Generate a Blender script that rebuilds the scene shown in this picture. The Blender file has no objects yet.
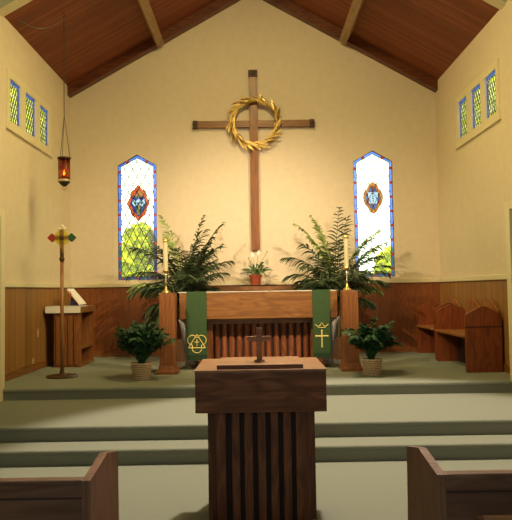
import bpy, bmesh, math, random
from mathutils import Vector, Matrix
C = bpy.context.scene.collection
PI = math.pi
rnd = random.Random(7)

# ------------------------------------------------------------------ camera, world, lights, exposure
def make_camera():
    pitch, roll, yaw = math.radians(2.65), math.radians(0.9), math.radians(-0.18)
    f = Vector((math.sin(-yaw)*math.cos(pitch), math.cos(yaw)*math.cos(pitch), math.sin(pitch)))
    r = f.cross(Vector((0, 0, 1))).normalized(); u = r.cross(f)
    c, s = math.cos(roll), math.sin(roll)
    r2 = r*c - u*s; u2 = u*c + r*s
    m = Matrix(((r2.x, u2.x, -f.x, 0), (r2.y, u2.y, -f.y, 0), (r2.z, u2.z, -f.z, 1.505), (0, 0, 0, 1)))
    cd = bpy.data.cameras.new('camera'); cd.sensor_fit = 'HORIZONTAL'; cd.sensor_width = 36
    cd.lens = 640/512*36; cd.clip_end = 300
    o = bpy.data.objects.new('camera', cd); C.objects.link(o); o.matrix_world = m
    bpy.context.scene.camera = o
make_camera()

w = bpy.data.worlds.new('sky'); bpy.context.scene.world = w; w.use_nodes = True
bg = w.node_tree.nodes['Background']; bg.inputs[0].default_value = (0.86, 0.94, 1.0, 1); bg.inputs[1].default_value = 3.5

def sun(rot, e, col, ang):
    l = bpy.data.lights.new('sun', 'SUN'); l.energy = e; l.color = col; l.angle = ang
    o = bpy.data.objects.new('sun', l); C.objects.link(o); o.rotation_euler = rot
sun((math.radians(38), 0, math.radians(8)), 4.2, (1, .95, .8), .02)

def aim(o, loc, tgt):
    o.location = loc
    o.rotation_euler = (Vector(tgt)-Vector(loc)).to_track_quat('-Z', 'Y').to_euler()
def spot(loc, tgt, e, col, size, blend, rad=.08):
    l = bpy.data.lights.new('spot_lamp', 'SPOT'); l.energy = e; l.color = col
    l.spot_size = math.radians(size); l.spot_blend = blend; l.shadow_soft_size = rad
    o = bpy.data.objects.new('spot_lamp', l); C.objects.link(o); aim(o, loc, tgt)
def area(loc, tgt, e, col, sx, sy):
    l = bpy.data.lights.new('area_fill', 'AREA'); l.energy = e; l.color = col; l.shape = 'RECTANGLE'; l.size = sx; l.size_y = sy
    o = bpy.data.objects.new('area_fill', l); C.objects.link(o); aim(o, loc, tgt)
WARM = (1.0, .80, .52)
spot((-2.5, 5.0, 4.6), (.7, 11.0, 1.35), 1180, WARM, 54, 1.0)
spot((2.55, 5.0, 4.6), (-.7, 11.0, 1.35), 1180, WARM, 54, 1.0)
spot((-1.2, 5.6, 5.3), (3.2, 8.9, 2.5), 450, (1, .82, .27), 60, 1.0, 1.2)
spot((1.2, 5.6, 5.3), (-3.2, 8.9, 2.5), 560, (1, .86, .34), 60, 1.0, 1.2)
spot((0.6, 6.9, 6.1), (0.85, 4.9, 0), 1850, (1, .86, .70), 60, .25, .15)
area((0, 6.9, 6.2), (0, 9.4, .4), 135, (1, .80, .34), 1.0, .6)  # unseen warm fill added to brighten the chancel floor, no such fixture
area((0, -1.8, 2.6), (0, 6.0, 1.0), 36, (.72, .95, 1), 3.5, 2.0)  # unseen cool fill added behind the camera in place of nave daylight

sc = bpy.context.scene
sc.view_settings.view_transform = 'Standard'
try: sc.view_settings.look = 'None'
except Exception: pass
sc.view_settings.gamma = 1; sc.view_settings.use_curve_mapping = False
sc.view_settings.exposure = 0.0

# ------------------------------------------------------------------ materials
def newmat(name):
    m = bpy.data.materials.new(name); m.use_nodes = True
    nt = m.node_tree; b = nt.nodes['Principled BSDF']
    return m, nt, b
def ramp(nt, stops):
    r = nt.nodes.new('ShaderNodeValToRGB'); e = r.color_ramp.elements
    while len(e) < len(stops): e.new(.5)
    for k, (p, c) in enumerate(stops): e[k].position = p; e[k].color = (*c, 1)
    return r
def coords(nt, scale, rot=(0, 0, 0)):
    t = nt.nodes.new('ShaderNodeTexCoord'); mp = nt.nodes.new('ShaderNodeMapping')
    mp.inputs['Scale'].default_value = scale; mp.inputs['Rotation'].default_value = rot
    nt.links.new(t.outputs['Object'], mp.inputs['Vector']); return mp
def plain(name, col, rough=.5, metal=0, emit=None, es=0, spec=None):
    m, nt, b = newmat(name); b.inputs['Base Color'].default_value = (*col, 1)
    b.inputs['Roughness'].default_value = rough; b.inputs['Metallic'].default_value = metal
    if spec is not None: b.inputs['Specular IOR Level'].default_value = spec
    if emit: b.inputs['Emission Color'].default_value = (*emit, 1); b.inputs['Emission Strength'].default_value = es
    return m
def noisy(name, c1, c2, scale=(20, 20, 20), rough=.6, bump=0, detail=4, metal=0, nscale=1, spec=.5, lo=.3, hi=.7):
    m, nt, b = newmat(name); mp = coords(nt, scale)
    n = nt.nodes.new('ShaderNodeTexNoise'); n.inputs['Scale'].default_value = nscale; n.inputs['Detail'].default_value = detail
    nt.links.new(mp.outputs[0], n.inputs['Vector'])
    r = ramp(nt, [(lo, c1), (hi, c2)]); nt.links.new(n.outputs['Fac'], r.inputs[0]); nt.links.new(r.outputs[0], b.inputs['Base Color'])
    b.inputs['Roughness'].default_value = rough; b.inputs['Metallic'].default_value = metal; b.inputs['Specular IOR Level'].default_value = spec
    if bump:
        bp = nt.nodes.new('ShaderNodeBump'); bp.inputs['Strength'].default_value = bump; bp.inputs['Distance'].default_value = .01
        nt.links.new(n.outputs['Fac'], bp.inputs['Height']); nt.links.new(bp.outputs[0], b.inputs['Normal'])
    return m
def wood(name, dark, mid, light, axis='z', grain=40, rough=.38, spec=.4):
    # long streaks along the axis, with cathedral figure from a distorted wave
    m, nt, b = newmat(name)
    s = {'x': (1.2, grain, grain), 'y': (grain, 1.2, grain), 'z': (grain, grain, 1.2)}[axis]
    mp = coords(nt, s)
    n = nt.nodes.new('ShaderNodeTexNoise'); n.inputs['Scale'].default_value = 1; n.inputs['Detail'].default_value = 6; n.inputs['Roughness'].default_value = .6
    nt.links.new(mp.outputs[0], n.inputs['Vector'])
    s2 = {'x': (.9, 7, 7), 'y': (7, .9, 7), 'z': (7, 7, .9)}[axis]
    mp2 = coords(nt, s2)
    wv = nt.nodes.new('ShaderNodeTexNoise'); wv.inputs['Scale'].default_value = 1.2; wv.inputs['Detail'].default_value = 1; wv.inputs['Distortion'].default_value = 1.5
    nt.links.new(mp2.outputs[0], wv.inputs['Vector'])
    mul = nt.nodes.new('ShaderNodeMath'); mul.operation = 'MULTIPLY'; mul.inputs[1].default_value = 9
    nt.links.new(wv.outputs['Fac'], mul.inputs[0])
    fr = nt.nodes.new('ShaderNodeMath'); fr.operation = 'PINGPONG'; fr.inputs[1].default_value = 1; nt.links.new(mul.outputs[0], fr.inputs[0])
    mx = nt.nodes.new('ShaderNodeMath'); mx.operation = 'MULTIPLY_ADD'; mx.inputs[1].default_value = .35
    nt.links.new(fr.outputs[0], mx.inputs[0])
    m3 = nt.nodes.new('ShaderNodeMath'); m3.operation = 'MULTIPLY'; m3.inputs[1].default_value = .75; nt.links.new(n.outputs['Fac'], m3.inputs[0])
    nt.links.new(m3.outputs[0], mx.inputs[2])
    r = ramp(nt, [(.3, dark), (.52, mid), (.8, light)]); nt.links.new(mx.outputs[0], r.inputs[0]); nt.links.new(r.outputs[0], b.inputs['Base Color'])
    b.inputs['Roughness'].default_value = rough; b.inputs['Specular IOR Level'].default_value = spec
    return m
def planks(name, c1, c2, gap, axis, width, rot=(0, 0, 0)):
    # boards side by side across `axis`
    m, nt, b = newmat(name); mp = coords(nt, (1, 1, 1))
    sp = nt.nodes.new('ShaderNodeSeparateXYZ'); nt.links.new(mp.outputs[0], sp.inputs[0])
    d = nt.nodes.new('ShaderNodeMath'); d.operation = 'DIVIDE'; d.inputs[1].default_value = width; nt.links.new(sp.outputs['XYZ'.index(axis.upper())], d.inputs[0])
    fl = nt.nodes.new('ShaderNodeMath'); fl.operation = 'FLOOR'; nt.links.new(d.outputs[0], fl.inputs[0])
    fc = nt.nodes.new('ShaderNodeMath'); fc.operation = 'FRACT'; nt.links.new(d.outputs[0], fc.inputs[0])
    wn = nt.nodes.new('ShaderNodeTexWhiteNoise'); wn.noise_dimensions = '1D'; nt.links.new(fl.outputs[0], wn.inputs['W'])
    s = {'x': (60, 3, 3), 'y': (3, 60, 3), 'z': (3, 3, 60)}[axis.lower()]
    mp2 = coords(nt, s); n = nt.nodes.new('ShaderNodeTexNoise'); n.inputs['Scale'].default_value = 1; n.inputs['Detail'].default_value = 5
    nt.links.new(mp2.outputs[0], n.inputs['Vector'])
    ad = nt.nodes.new('ShaderNodeMath'); ad.operation = 'MULTIPLY_ADD'; ad.inputs[1].default_value = .45
    nt.links.new(wn.outputs['Value'], ad.inputs[0]); nt.links.new(n.outputs['Fac'], ad.inputs[2])
    r = ramp(nt, [(.35, c1), (.95, c2)]); nt.links.new(ad.outputs[0], r.inputs[0])
    gp = nt.nodes.new('ShaderNodeMath'); gp.operation = 'LESS_THAN'; gp.inputs[1].default_value = .07; nt.links.new(fc.outputs[0], gp.inputs[0])
    mix = nt.nodes.new('ShaderNodeMix'); mix.data_type = 'RGBA'; nt.links.new(gp.outputs[0], mix.inputs[0])
    nt.links.new(r.outputs[0], mix.inputs[6]); mix.inputs[7].default_value = (*gap, 1)
    nt.links.new(mix.outputs[2], b.inputs['Base Color'])
    b.inputs['Roughness'].default_value = .6; b.inputs['Specular IOR Level'].default_value = .25
    return m
def stained(name, col, col2=None, scale=9, veil=.25):   # col = transmission of the whole pane (two faces)
    col2 = tuple(c**.5 for c in (col2 or col)); col = tuple(c**.5 for c in col)
    m, nt, b = newmat(name); nt.nodes.remove(b)
    t = nt.nodes.new('ShaderNodeBsdfTransparent'); g = nt.nodes.new('ShaderNodeBsdfGlossy'); g.inputs['Roughness'].default_value = .25
    tl = nt.nodes.new('ShaderNodeBsdfTranslucent')
    mp = coords(nt, (scale,)*3); n = nt.nodes.new('ShaderNodeTexNoise'); n.inputs['Scale'].default_value = 1; n.inputs['Detail'].default_value = 2
    nt.links.new(mp.outputs[0], n.inputs['Vector'])
    r = ramp(nt, [(.35, col), (.65, col2 or col)]); nt.links.new(n.outputs['Fac'], r.inputs[0])
    nt.links.new(r.outputs[0], t.inputs[0]); nt.links.new(r.outputs[0], tl.inputs[0])
    a = nt.nodes.new('ShaderNodeMixShader'); a.inputs[0].default_value = veil; nt.links.new(t.outputs[0], a.inputs[1]); nt.links.new(tl.outputs[0], a.inputs[2])
    c = nt.nodes.new('ShaderNodeMixShader'); c.inputs[0].default_value = .04; nt.links.new(a.outputs[0], c.inputs[1]); nt.links.new(g.outputs[0], c.inputs[2])
    nt.links.new(c.outputs[0], nt.nodes['Material Output'].inputs[0])
    return m

WALL = noisy('cream_plaster', (.67, .55, .40), (.71, .59, .435), (9, 9, 9), .75, .12, 6)
TRIMW = plain('cream_paint', (.72, .62, .40), .5)
NAVEC = noisy('pale_ceiling_paint', (.45, .47, .36), (.5, .52, .42), (5, 5, 5), .8)
PLANK = planks('ceiling_boards', (.155, .040, .016), (.27, .078, .030), (.05, .012, .006), 'y', .075)
BEAM = wood('dark_beam_wood', (.07, .018, .007), (.12, .033, .012), (.17, .05, .02), 'x', 30)
PURL = wood('tan_beam_wood', (.30, .18, .08), (.36, .22, .10), (.42, .27, .13), 'y', 30, .5)
WAINB = wood('back_wainscot_oak', (.18, .050, .012), (.225, .066, .016), (.27, .085, .022), 'z', 55, .5)
WAINS = planks('side_wainscot_boards', (.26, .12, .032), (.35, .17, .05), (.17, .075, .02), 'y', .20)
BASEW = wood('baseboard_oak', (.17, .06, .015), (.24, .09, .022), (.3, .12, .032), 'y', 40)
CARPET = noisy('sage_carpet', (.215, .225, .175), (.29, .30, .235), (260, 260, 260), .95, .6, 3, spec=.05)
OAKH = wood('honey_oak_horizontal', (.155, .062, .016), (.22, .090, .025), (.28, .122, .037), 'x', 45)
OAKV = wood('honey_oak_vertical', (.17, .056, .014), (.225, .078, .021), (.28, .105, .030), 'z', 45)
REDV = wood('red_oak_slats', (.16, .045, .018), (.25, .075, .028), (.33, .11, .045), 'z', 50)
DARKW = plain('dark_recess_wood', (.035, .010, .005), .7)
LECH = wood('walnut_stained_oak_horizontal', (.10, .035, .015), (.17, .060, .026), (.25, .10, .045), 'x', 40, .33)
LECV = wood('walnut_stained_oak_vertical', (.08, .026, .012), (.15, .05, .022), (.23, .085, .04), 'z', 40, .35)
LECT = wood('lectern_top_oak', (.20, .08, .03), (.30, .13, .052), (.38, .18, .075), 'x', 40, .35)
PEWV = wood('pew_oak_vertical', (.125, .055, .030), (.18, .082, .045), (.24, .115, .065), 'z', 40, .4)
PEWH = wood('pew_oak_horizontal', (.10, .045, .026), (.145, .066, .038), (.20, .095, .055), 'x', 40, .4)
BENCH = wood('sedilia_red_wood', (.13, .030, .010), (.20, .048, .015), (.27, .07, .022), 'z', 40)
BENCHY = wood('sedilia_back_wood', (.20, .07, .02), (.29, .11, .032), (.37, .15, .05), 'z', 40)
BRASS = plain('brass', (.75, .50, .18), .28, 1)
BRONZE = plain('dark_bronze', (.12, .065, .03), .4, .8)
CAPW = plain('dark_end_cap', (.05, .016, .008), .6)
IRON = plain('dark_iron', (.05, .04, .03), .5, .6)
GOLD = noisy('gold_leaf', (.75, .50, .12), (.95, .72, .28), (30, 30, 30), .35, metal=.3)
DGOLD = plain('old_gold', (.40, .24, .06), .4, .7)
WAX = plain('candle_wax', (.50, .44, .26), .5)
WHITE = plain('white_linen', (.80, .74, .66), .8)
LINEN = plain('shaded_altar_linen', (.52, .47, .52), .85)  # white linen of the falls, its dim purple shade put into the colour
PAPER = plain('white_paper', (.82, .78, .70), .8)
GREENC = noisy('green_brocade', (.020, .052, .013), (.034, .076, .020), (60, 60, 60), .8)
FRINGE = plain('dark_green_band', (.012, .035, .012), .9)
THREAD = plain('gold_thread', (.70, .55, .17), .5)
SOIL = noisy('dark_soil', (.02, .012, .008), (.05, .03, .02), (60, 60, 60), .95)
PALMG = noisy('palm_leaf', (.024, .042, .016), (.060, .085, .030), (4, 4, 4), .5)
PALML = noisy('lit_palm_leaf', (.20, .28, .07), (.30, .38, .11), (6, 6, 6), .5)  # same palm leaf, window light on the fronds put into a paler green
PALMS = plain('palm_stalk', (.16, .14, .05), .6)
DGREEN = noisy('dark_parlor_palm_leaf', (.010, .045, .012), (.028, .10, .030), (8, 8, 8), .45)
LILYG = noisy('lily_leaf', (.035, .10, .022), (.08, .17, .04), (12, 12, 12), .4)
BASK = noisy('pale_wicker', (.62, .46, .28), (.85, .68, .44), (50, 50, 50), .7)
BASKD = noisy('brown_wicker', (.16, .075, .03), (.25, .12, .05), (50, 50, 50), .7)
TERRA = plain('red_clay', (.30, .06, .022), .4)
BLACKP = plain('dark_plastic', (.03, .03, .03), .5)
LEAD = plain('lead_came', (.10, .11, .04), .6)
LEADD = plain('dark_lead_came', (.04, .04, .02), .6)
CLEAR = stained('clear_cathedral_glass', (.95, .98, .72), (.84, .90, .55), 5, .05)
SIDEG = stained('yellow_green_glass', (.80, .80, .16), (1, 1, .60), 6, .10)
BLUEG = stained('blue_glass', (.055, .11, .36), (.085, .15, .42), 12)
BLUEL = stained('overexposed_blue_glass', (.09, .15, .42), (.12, .2, .5), 12)  # right window's blue border, its overexposure put into a lighter colour
REDG = stained('red_glass', (.20, .026, .02), (.27, .04, .02), 12)
AMBG = stained('amber_glass', (.36, .10, .03), (.44, .20, .08), 12)
GREENG = stained('green_glass', (.012, .05, .015), (.04, .10, .04), 12)
MREDG = stained('medallion_red_glass', (.42, .045, .02), (.50, .10, .04), 12)
REDSQ = plain('red_enamelled_glass', (.50, .045, .03), .35)
NAVYG = stained('navy_glass', (.014, .024, .19), (.024, .042, .26), 12)
PALEG = stained('pale_blue_glass', (.30, .42, .72), (.42, .50, .78), 20)
YELG = stained('olive_gold_glass', (.17, .15, .03), (.26, .22, .07), 12)

# ------------------------------------------------------------------ mesh helpers
def obj(name, bm, mat, parent=None, loc=None, smooth=False):
    me = bpy.data.meshes.new(name)
    bmesh.ops.recalc_face_normals(bm, faces=bm.faces)
    bm.to_mesh(me); bm.free()
    if smooth:
        for p in me.polygons: p.use_smooth = True
    o = bpy.data.objects.new(name, me); C.objects.link(o)
    for m_ in (mat if isinstance(mat, (list, tuple)) else [mat]): me.materials.append(m_)
    if parent: o.parent = parent
    if loc: o.location = loc
    return o
def tag(o, label, cat, group=None, kind=None):
    o['label'] = label; o['category'] = cat
    if group: o['group'] = group
    if kind: o['kind'] = kind
    return o
def thing(name, label, cat, loc=(0, 0, 0), rz=0, group=None):
    o = bpy.data.objects.new(name, None); C.objects.link(o); o.location = loc; o.rotation_euler = (0, 0, rz)
    o.empty_display_size = .1
    return tag(o, label, cat, group)
def struct(name, bm, mat, parent=None, smooth=False):
    o = obj(name, bm, mat, parent, smooth=smooth)
    if not parent: o['kind'] = 'structure'
    return o
def BM(): return bmesh.new()
def box(bm, x0, x1, y0, y1, z0, z1, bev=0):
    r = bmesh.ops.create_cube(bm, size=1, matrix=Matrix.Translation(((x0+x1)/2, (y0+y1)/2, (z0+z1)/2)) @ Matrix.Diagonal((x1-x0, y1-y0, z1-z0, 1)))
    if bev:
        es = list({e for v in r['verts'] for e in v.link_edges})
        bmesh.ops.bevel(bm, geom=es, offset=bev, segments=2, affect='EDGES', profile=.6)
    return bm
def bx(*a, bev=0): return box(BM(), *a, bev=bev)
def prism(bm, pts, a0, a1, axis='y'):
    # pts in the plane across `axis`: y -> (x,z), x -> (y,z), z -> (x,y)
    def P(p, a): return {'y': (p[0], a, p[1]), 'x': (a, p[0], p[1]), 'z': (p[0], p[1], a)}[axis]
    A = [bm.verts.new(P(p, a0)) for p in pts]; B = [bm.verts.new(P(p, a1)) for p in pts]
    bm.faces.new(A); bm.faces.new(B[::-1])
    n = len(pts)
    for i in range(n): bm.faces.new((A[i], B[i], B[(i+1) % n], A[(i+1) % n]))
    return bm
def lathe(bm, prof, seg=24, c=(0, 0, 0), sx=1, sy=1):
    rings = []
    for r, z in prof:
        if r < 1e-6: rings.append([bm.verts.new((c[0], c[1], c[2]+z))])
        else: rings.append([bm.verts.new((c[0]+sx*r*math.cos(2*PI*k/seg), c[1]+sy*r*math.sin(2*PI*k/seg), c[2]+z)) for k in range(seg)])
    for a, b in zip(rings, rings[1:]):
        for k in range(seg):
            k2 = (k+1) % seg
            if len(a) == 1 and len(b) == 1: continue
            if len(a) == 1: bm.faces.new((a[0], b[k], b[k2]))
            elif len(b) == 1: bm.faces.new((a[k], b[0], a[k2]))
            else: bm.faces.new((a[k], b[k], b[k2], a[k2]))
    for r_ in (rings[0], rings[-1]):
        if len(r_) > 2: bm.faces.new(r_)
    return bm
def tube(bm, pts, rad, seg=6, closed=False):
    pts = [Vector(p) for p in pts]; n = len(pts); rings = []
    rads = rad if isinstance(rad, (list, tuple)) else [rad]*n
    for i, p in enumerate(pts):
        if closed: t = pts[(i+1) % n]-pts[i-1]
        else: t = pts[min(i+1, n-1)]-pts[max(i-1, 0)]
        if t.length < 1e-9: t = Vector((0, 0, 1))
        t.normalize()
        a = Vector((0, 0, 1)) if abs(t.z) < .9 else Vector((0, 1, 0))
        u = t.cross(a).normalized(); v = t.cross(u)
        rings.append([bm.verts.new(p+(u*math.cos(2*PI*k/seg)+v*math.sin(2*PI*k/seg))*rads[i]) for k in range(seg)])
    for i in range(n if closed else n-1):
        a, b = rings[i], rings[(i+1) % n]
        for k in range(seg): bm.faces.new((a[k], a[(k+1) % seg], b[(k+1) % seg], b[k]))
    if not closed: bm.faces.new(rings[0]); bm.faces.new(rings[-1][::-1])
    return bm
def ball(bm, c, r, s=(1, 1, 1), sub=2):
    bmesh.ops.create_icosphere(bm, subdivisions=sub, radius=r, matrix=Matrix.Translation(c) @ Matrix.Diagonal((*s, 1)))
    return bm
def leaf(bm, base, d, side, L, W, droop=.2, n=4, fold=.0):
    # tapered blade from base along d, bending towards -z
    base = Vector(base); d = Vector(d).normalized(); side = Vector(side).normalized()
    up = side.cross(d).normalized(); prev = None
    for i in range(n+1):
        t = i/n; p = base + d*(L*t) + Vector((0, 0, -droop*L*t*t))
        w_ = W*math.sin(PI*min(1, .12+.88*t))**.8 * (1 if t < 1 else 0)
        if t == 1:
            v = bm.verts.new(p); bm.faces.new((prev[0], prev[1], v)); bm.faces.new((prev[1], prev[2], v)); break
        cur = (bm.verts.new(p-side*w_/2), bm.verts.new(p-up*fold*w_), bm.verts.new(p+side*w_/2))
        if prev:
            bm.faces.new((prev[0], prev[1], cur[1], cur[0])); bm.faces.new((prev[1], prev[2], cur[2], cur[1]))
        prev = cur

# ------------------------------------------------------------------ the room
XL, XR, YB, YF, SL = -3.155, 3.205, 11.0, -2.5, .566
XC = (XL+XR)/2
Z1, Z2, Z3 = .135, .27, .405
Y1, Y2, Y3 = 5.65, 5.98, 7.46
EZ = 5.05
def cz(x): return EZ + SL*((x-XL) if x < XC else (XR-x))
def step(y, z0, z1):   # carpeted riser with a rounded nosing
    r = .022
    out = [(y, z0), (y, z1-.045), (y-.012, z1-.035)]
    for k in range(5):
        a = PI - k*PI/8
        out.append((y-.012+r+r*math.cos(a), z1-r+r*math.sin(a)))
    return out
prof = [(YF, -.25), (YF, 0)] + step(Y1, 0, Z1) + step(Y2, Z1, Z2) + step(Y3, Z2, Z3) + [(YB, Z3), (YB, -.25)]
struct('floor', prism(BM(), prof, XL, XR, 'x'), CARPET)

T = .07
# back wall, with two gable-headed openings (x0, x1, z0, shoulder, apex)
WIN = [(-2.335, -1.665, 1.705, 3.685, 3.875), (1.745, 2.42, 1.695, 3.695, 3.885)]
bm = BM(); cuts = [XL-T]
def col(x0, x1, lo0, lo1):   # wall piece from lower edge (z at x0, z at x1) up to the gable
    xs = [x0] + ([XC] if x0 < XC < x1 else []) + [x1]
    prism(bm, [(x0, lo0)] + [(x1, lo1)] + [(x, cz(x)+.02) for x in reversed(xs)], YB, YB+T)
xa = XL
for x0, x1, z0, zs, za in WIN:
    col(xa, x0, 0, 0)
    box(bm, x0, x1, YB, YB+T, 0, z0)
    xm = (x0+x1)/2; col(x0, xm, zs, za); col(xm, x1, za, zs)
    xa = x1
col(xa, XR, 0, 0)
struct('wall_back', bm, WALL)
# side walls with three clerestory lights and a doorway onto the landing each
DY0, DY1, DZ = 6.4, 7.38, 2.42
CLW = {'left': [(8.235, 8.61), (8.80, 9.22), (9.40, 9.80)], 'right': [(8.235, 8.625), (8.80, 9.19), (9.385, 9.77)]}
CZ0, CZ1 = 3.75, 4.31
for side, x0, x1 in (('left', XL-T, XL), ('right', XR, XR+T)):
    bm = BM(); top = EZ+.02
    z0c = CZ0+(.02 if side == 'right' else 0); z1c = CZ1+(.035 if side == 'right' else 0)
    box(bm, x0, x1, YF, DY0, 0, top); box(bm, x0, x1, DY0, DY1, DZ, top)
    L_ = CLW[side]
    box(bm, x0, x1, DY1, L_[0][0], 0, top)
    box(bm, x0, x1, L_[0][0], L_[2][1], 0, z0c); box(bm, x0, x1, L_[0][0], L_[2][1], z1c, top)
    box(bm, x0, x1, L_[0][1], L_[1][0], z0c, z1c); box(bm, x0, x1, L_[1][1], L_[2][0], z0c, z1c)
    box(bm, x0, x1, L_[2][1], YB+T, 0, top)
    struct('wall_'+side, bm, WALL)
bm = prism(BM(), [(XL-T, 0), (XR+T, 0), (XR+T, EZ), (XC, cz(XC)), (XL-T, EZ)], YF-T, YF)
struct('wall_front', bm, WALL)
# roof slopes: boards over the chancel, painted over the nave
YA = 7.86
for nm, y0, y1, m in (('ceiling', YA, YB+T, PLANK), ('ceiling_nave', YF-T, YA, NAVEC)):
    bm = BM()
    for s in (-1, 1):
        xe = XL-.4 if s < 0 else XR+.4
        ze = EZ-.4*SL
        prism(bm, [(xe, ze), (XC, cz(XC)), (XC, cz(XC)+.15), (xe, ze+.15)], y0, y1)
    o = struct(nm, bm, m)
# cream band where the painted nave ceiling meets the boards
bm = BM(); D = .03
for s in (-1, 1):
    xe = XL if s < 0 else XR
    prism(bm, [(xe, EZ-D), (XC, cz(XC)-D), (XC, cz(XC)), (xe, EZ)], YA, 8.01)
struct('trim_1', bm, TRIMW)
# dark rafter against the back wall
bm = BM(); D = .17
for s in (-1, 1):
    xe = XL if s < 0 else XR
    prism(bm, [(xe, EZ-D), (XC, cz(XC)-D), (XC, cz(XC)), (xe, EZ)], 10.84, YB)
tag(obj('rafter', bm, BEAM), 'dark brown rafter running up both slopes against the back wall', 'beam', kind='structure')
for k, xx in enumerate((-1.64, 1.68)):
    s = 1 if xx < XC else -1
    n = Vector((SL*s, 0, -1)).normalized(); t = Vector((1, 0, SL*s)).normalized()
    c = Vector((xx, 0, cz(xx)))
    q = [c-t*.065, c+t*.065, c+t*.065+n*.19, c-t*.065+n*.19]
    o = obj('purlin', prism(BM(), [(v.x, v.z) for v in q], 8.0, 10.9), PURL)
    tag(o, ['light tan roof beam crossing the left slope of the board ceiling', 'light tan roof beam crossing the right slope of the board ceiling'][k], 'beam', kind='structure')
# wainscot, cap rail, baseboards
WZ = 1.585
struct('wall_back_wainscot', bx(XL+.02, XR-.02, YB-.02, YB, Z3, WZ), WAINB)
struct('trim_2', bx(XL+.02, XR-.02, YB-.045, YB, WZ, WZ+.068, bev=.006), TRIMW)
for side, a, b in (('left', XL, XL+.02), ('right', XR-.02, XR)):
    struct('wall_'+side+'_wainscot', bx(a, b, 7.53, YB, Z3, WZ), WAINS)
    a2, b2 = (XL, XL+.045) if side == 'left' else (XR-.045, XR)
    struct('trim_'+('3' if side == 'left' else '4'), bx(a2, b2, 7.53, YB-.046, WZ, WZ+.068, bev=.006), TRIMW)
    a3, b3 = (XL+.02, XL+.036) if side == 'left' else (XR-.036, XR-.02)
    struct('baseboard_'+side, bx(a3, b3, 7.53, YB-.036, Z3, Z3+.11, bev=.004), BASEW)
struct('baseboard_back', bx(XL+.02, XR-.02, YB-.036, YB-.02, Z3, Z3+.09, bev=.004), wood('baseboard_back_oak', (.17, .05, .012), (.24, .08, .018), (.3, .11, .03), 'x', 40))
struct('trim_5', bx(-2.425, -2.410, YB-.006, YB, 1.653, 3.9), WALL)
struct('trim_6', bx(2.505, 2.520, YB-.006, YB, 1.653, 3.9), WALL)
# side doorways: deep white casings and a brown door leaf
for k, side in enumerate(('left', 'right')):
    s = 1 if side == 'left' else -1
    X0 = XL if side == 'left' else XR
    bm = BM(); X1 = (-2.92 if side == 'left' else 2.965)
    lo, hi = min(X0, X1), max(X0, X1)
    box(bm, lo, hi, DY1, DY1+.13, Z2 if False else Z2, DZ+.06, bev=.004)
    box(bm, lo, hi, DY0-.13, DY0, Z2, DZ+.06, bev=.004)
    box(bm, lo, hi, DY0, DY1, DZ-.03, DZ+.06, bev=.004)
    fr = struct('door_%d' % (k+1), bm, TRIMW)
    xd = X0 - s*.012
    obj('door_leaf', bx(min(xd, xd-s*.045), max(xd, xd-s*.045), DY0, DY1, Z2+.005, DZ-.03), PEWV, fr)
    hb = BM(); ball(hb, (xd+s*.05, DY0+.08, Z2+.98), .028); tube(hb, [(xd, DY0+.08, Z2+.98), (xd+s*.05, DY0+.08, Z2+.98)], .012)
    obj('door_knob', hb, BRASS, fr)

# ------------------------------------------------------------------ windows
def clip_lines(x0, x1, z0, zs, za, step, slope, inset):
    """diagonal came segments clipped to the gable-headed pane"""
    poly = [(x0, z0), (x1, z0), (x1, zs), ((x0+x1)/2, za), (x0, zs)]
    segs = []; H = za-z0
    for sg in (1, -1):
        c = -H*2
        while c < H*2:
            a = Vector((x0-3, z0+c-3*slope*sg)); b = Vector((x0+3, z0+c+3*slope*sg))
            t0, t1 = 0., 1.; d = b-a; ok = True
            for i in range(len(poly)):
                p = Vector(poly[i]); q = Vector(poly[(i+1) % len(poly)]); e = q-p; nn = Vector((-e.y, e.x))
                den = nn.dot(d); num = nn.dot(p-a)
                if abs(den) < 1e-9:
                    if num > 0: ok = False
                    continue
                t = num/den
                if den > 0: t0 = max(t0, t)
                else: t1 = min(t1, t)
            if ok and t1-t0 > 1e-3: segs.append((a+d*t0, a+d*t1))
            c += step
    return segs
def ring_prism(bm, outer, inner, y0, y1):
    n = len(outer)
    for i in range(n):
        j = (i+1) % n
        prism(bm, [outer[i], outer[j], inner[j], inner[i]], y0, y1)
def gable(x0, x1, z0, zs, za): return [(x0, z0), (x1, z0), (x1, zs), ((x0+x1)/2, za), (x0, zs)]
def curvy(cx, cz_, hw, hh, kind, n=64, k=1.0):
    pts = []
    for i in range(n):
        a = 2*PI*i/n
        c, s = math.cos(a), math.sin(a)
        if kind == 'diamond':     # soft diamond with bulging sides
            p = 1.25
        else: p = 1.55
        r = (abs(c)**p+abs(s)**p)**(-1/p)
        r *= 1+.06*math.cos(8*a) if kind != 'diamond' else 1+.03*math.cos(8*a+PI)
        pts.append((cx+hw*k*r*c, cz_+hh*k*r*s))
    return pts
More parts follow.
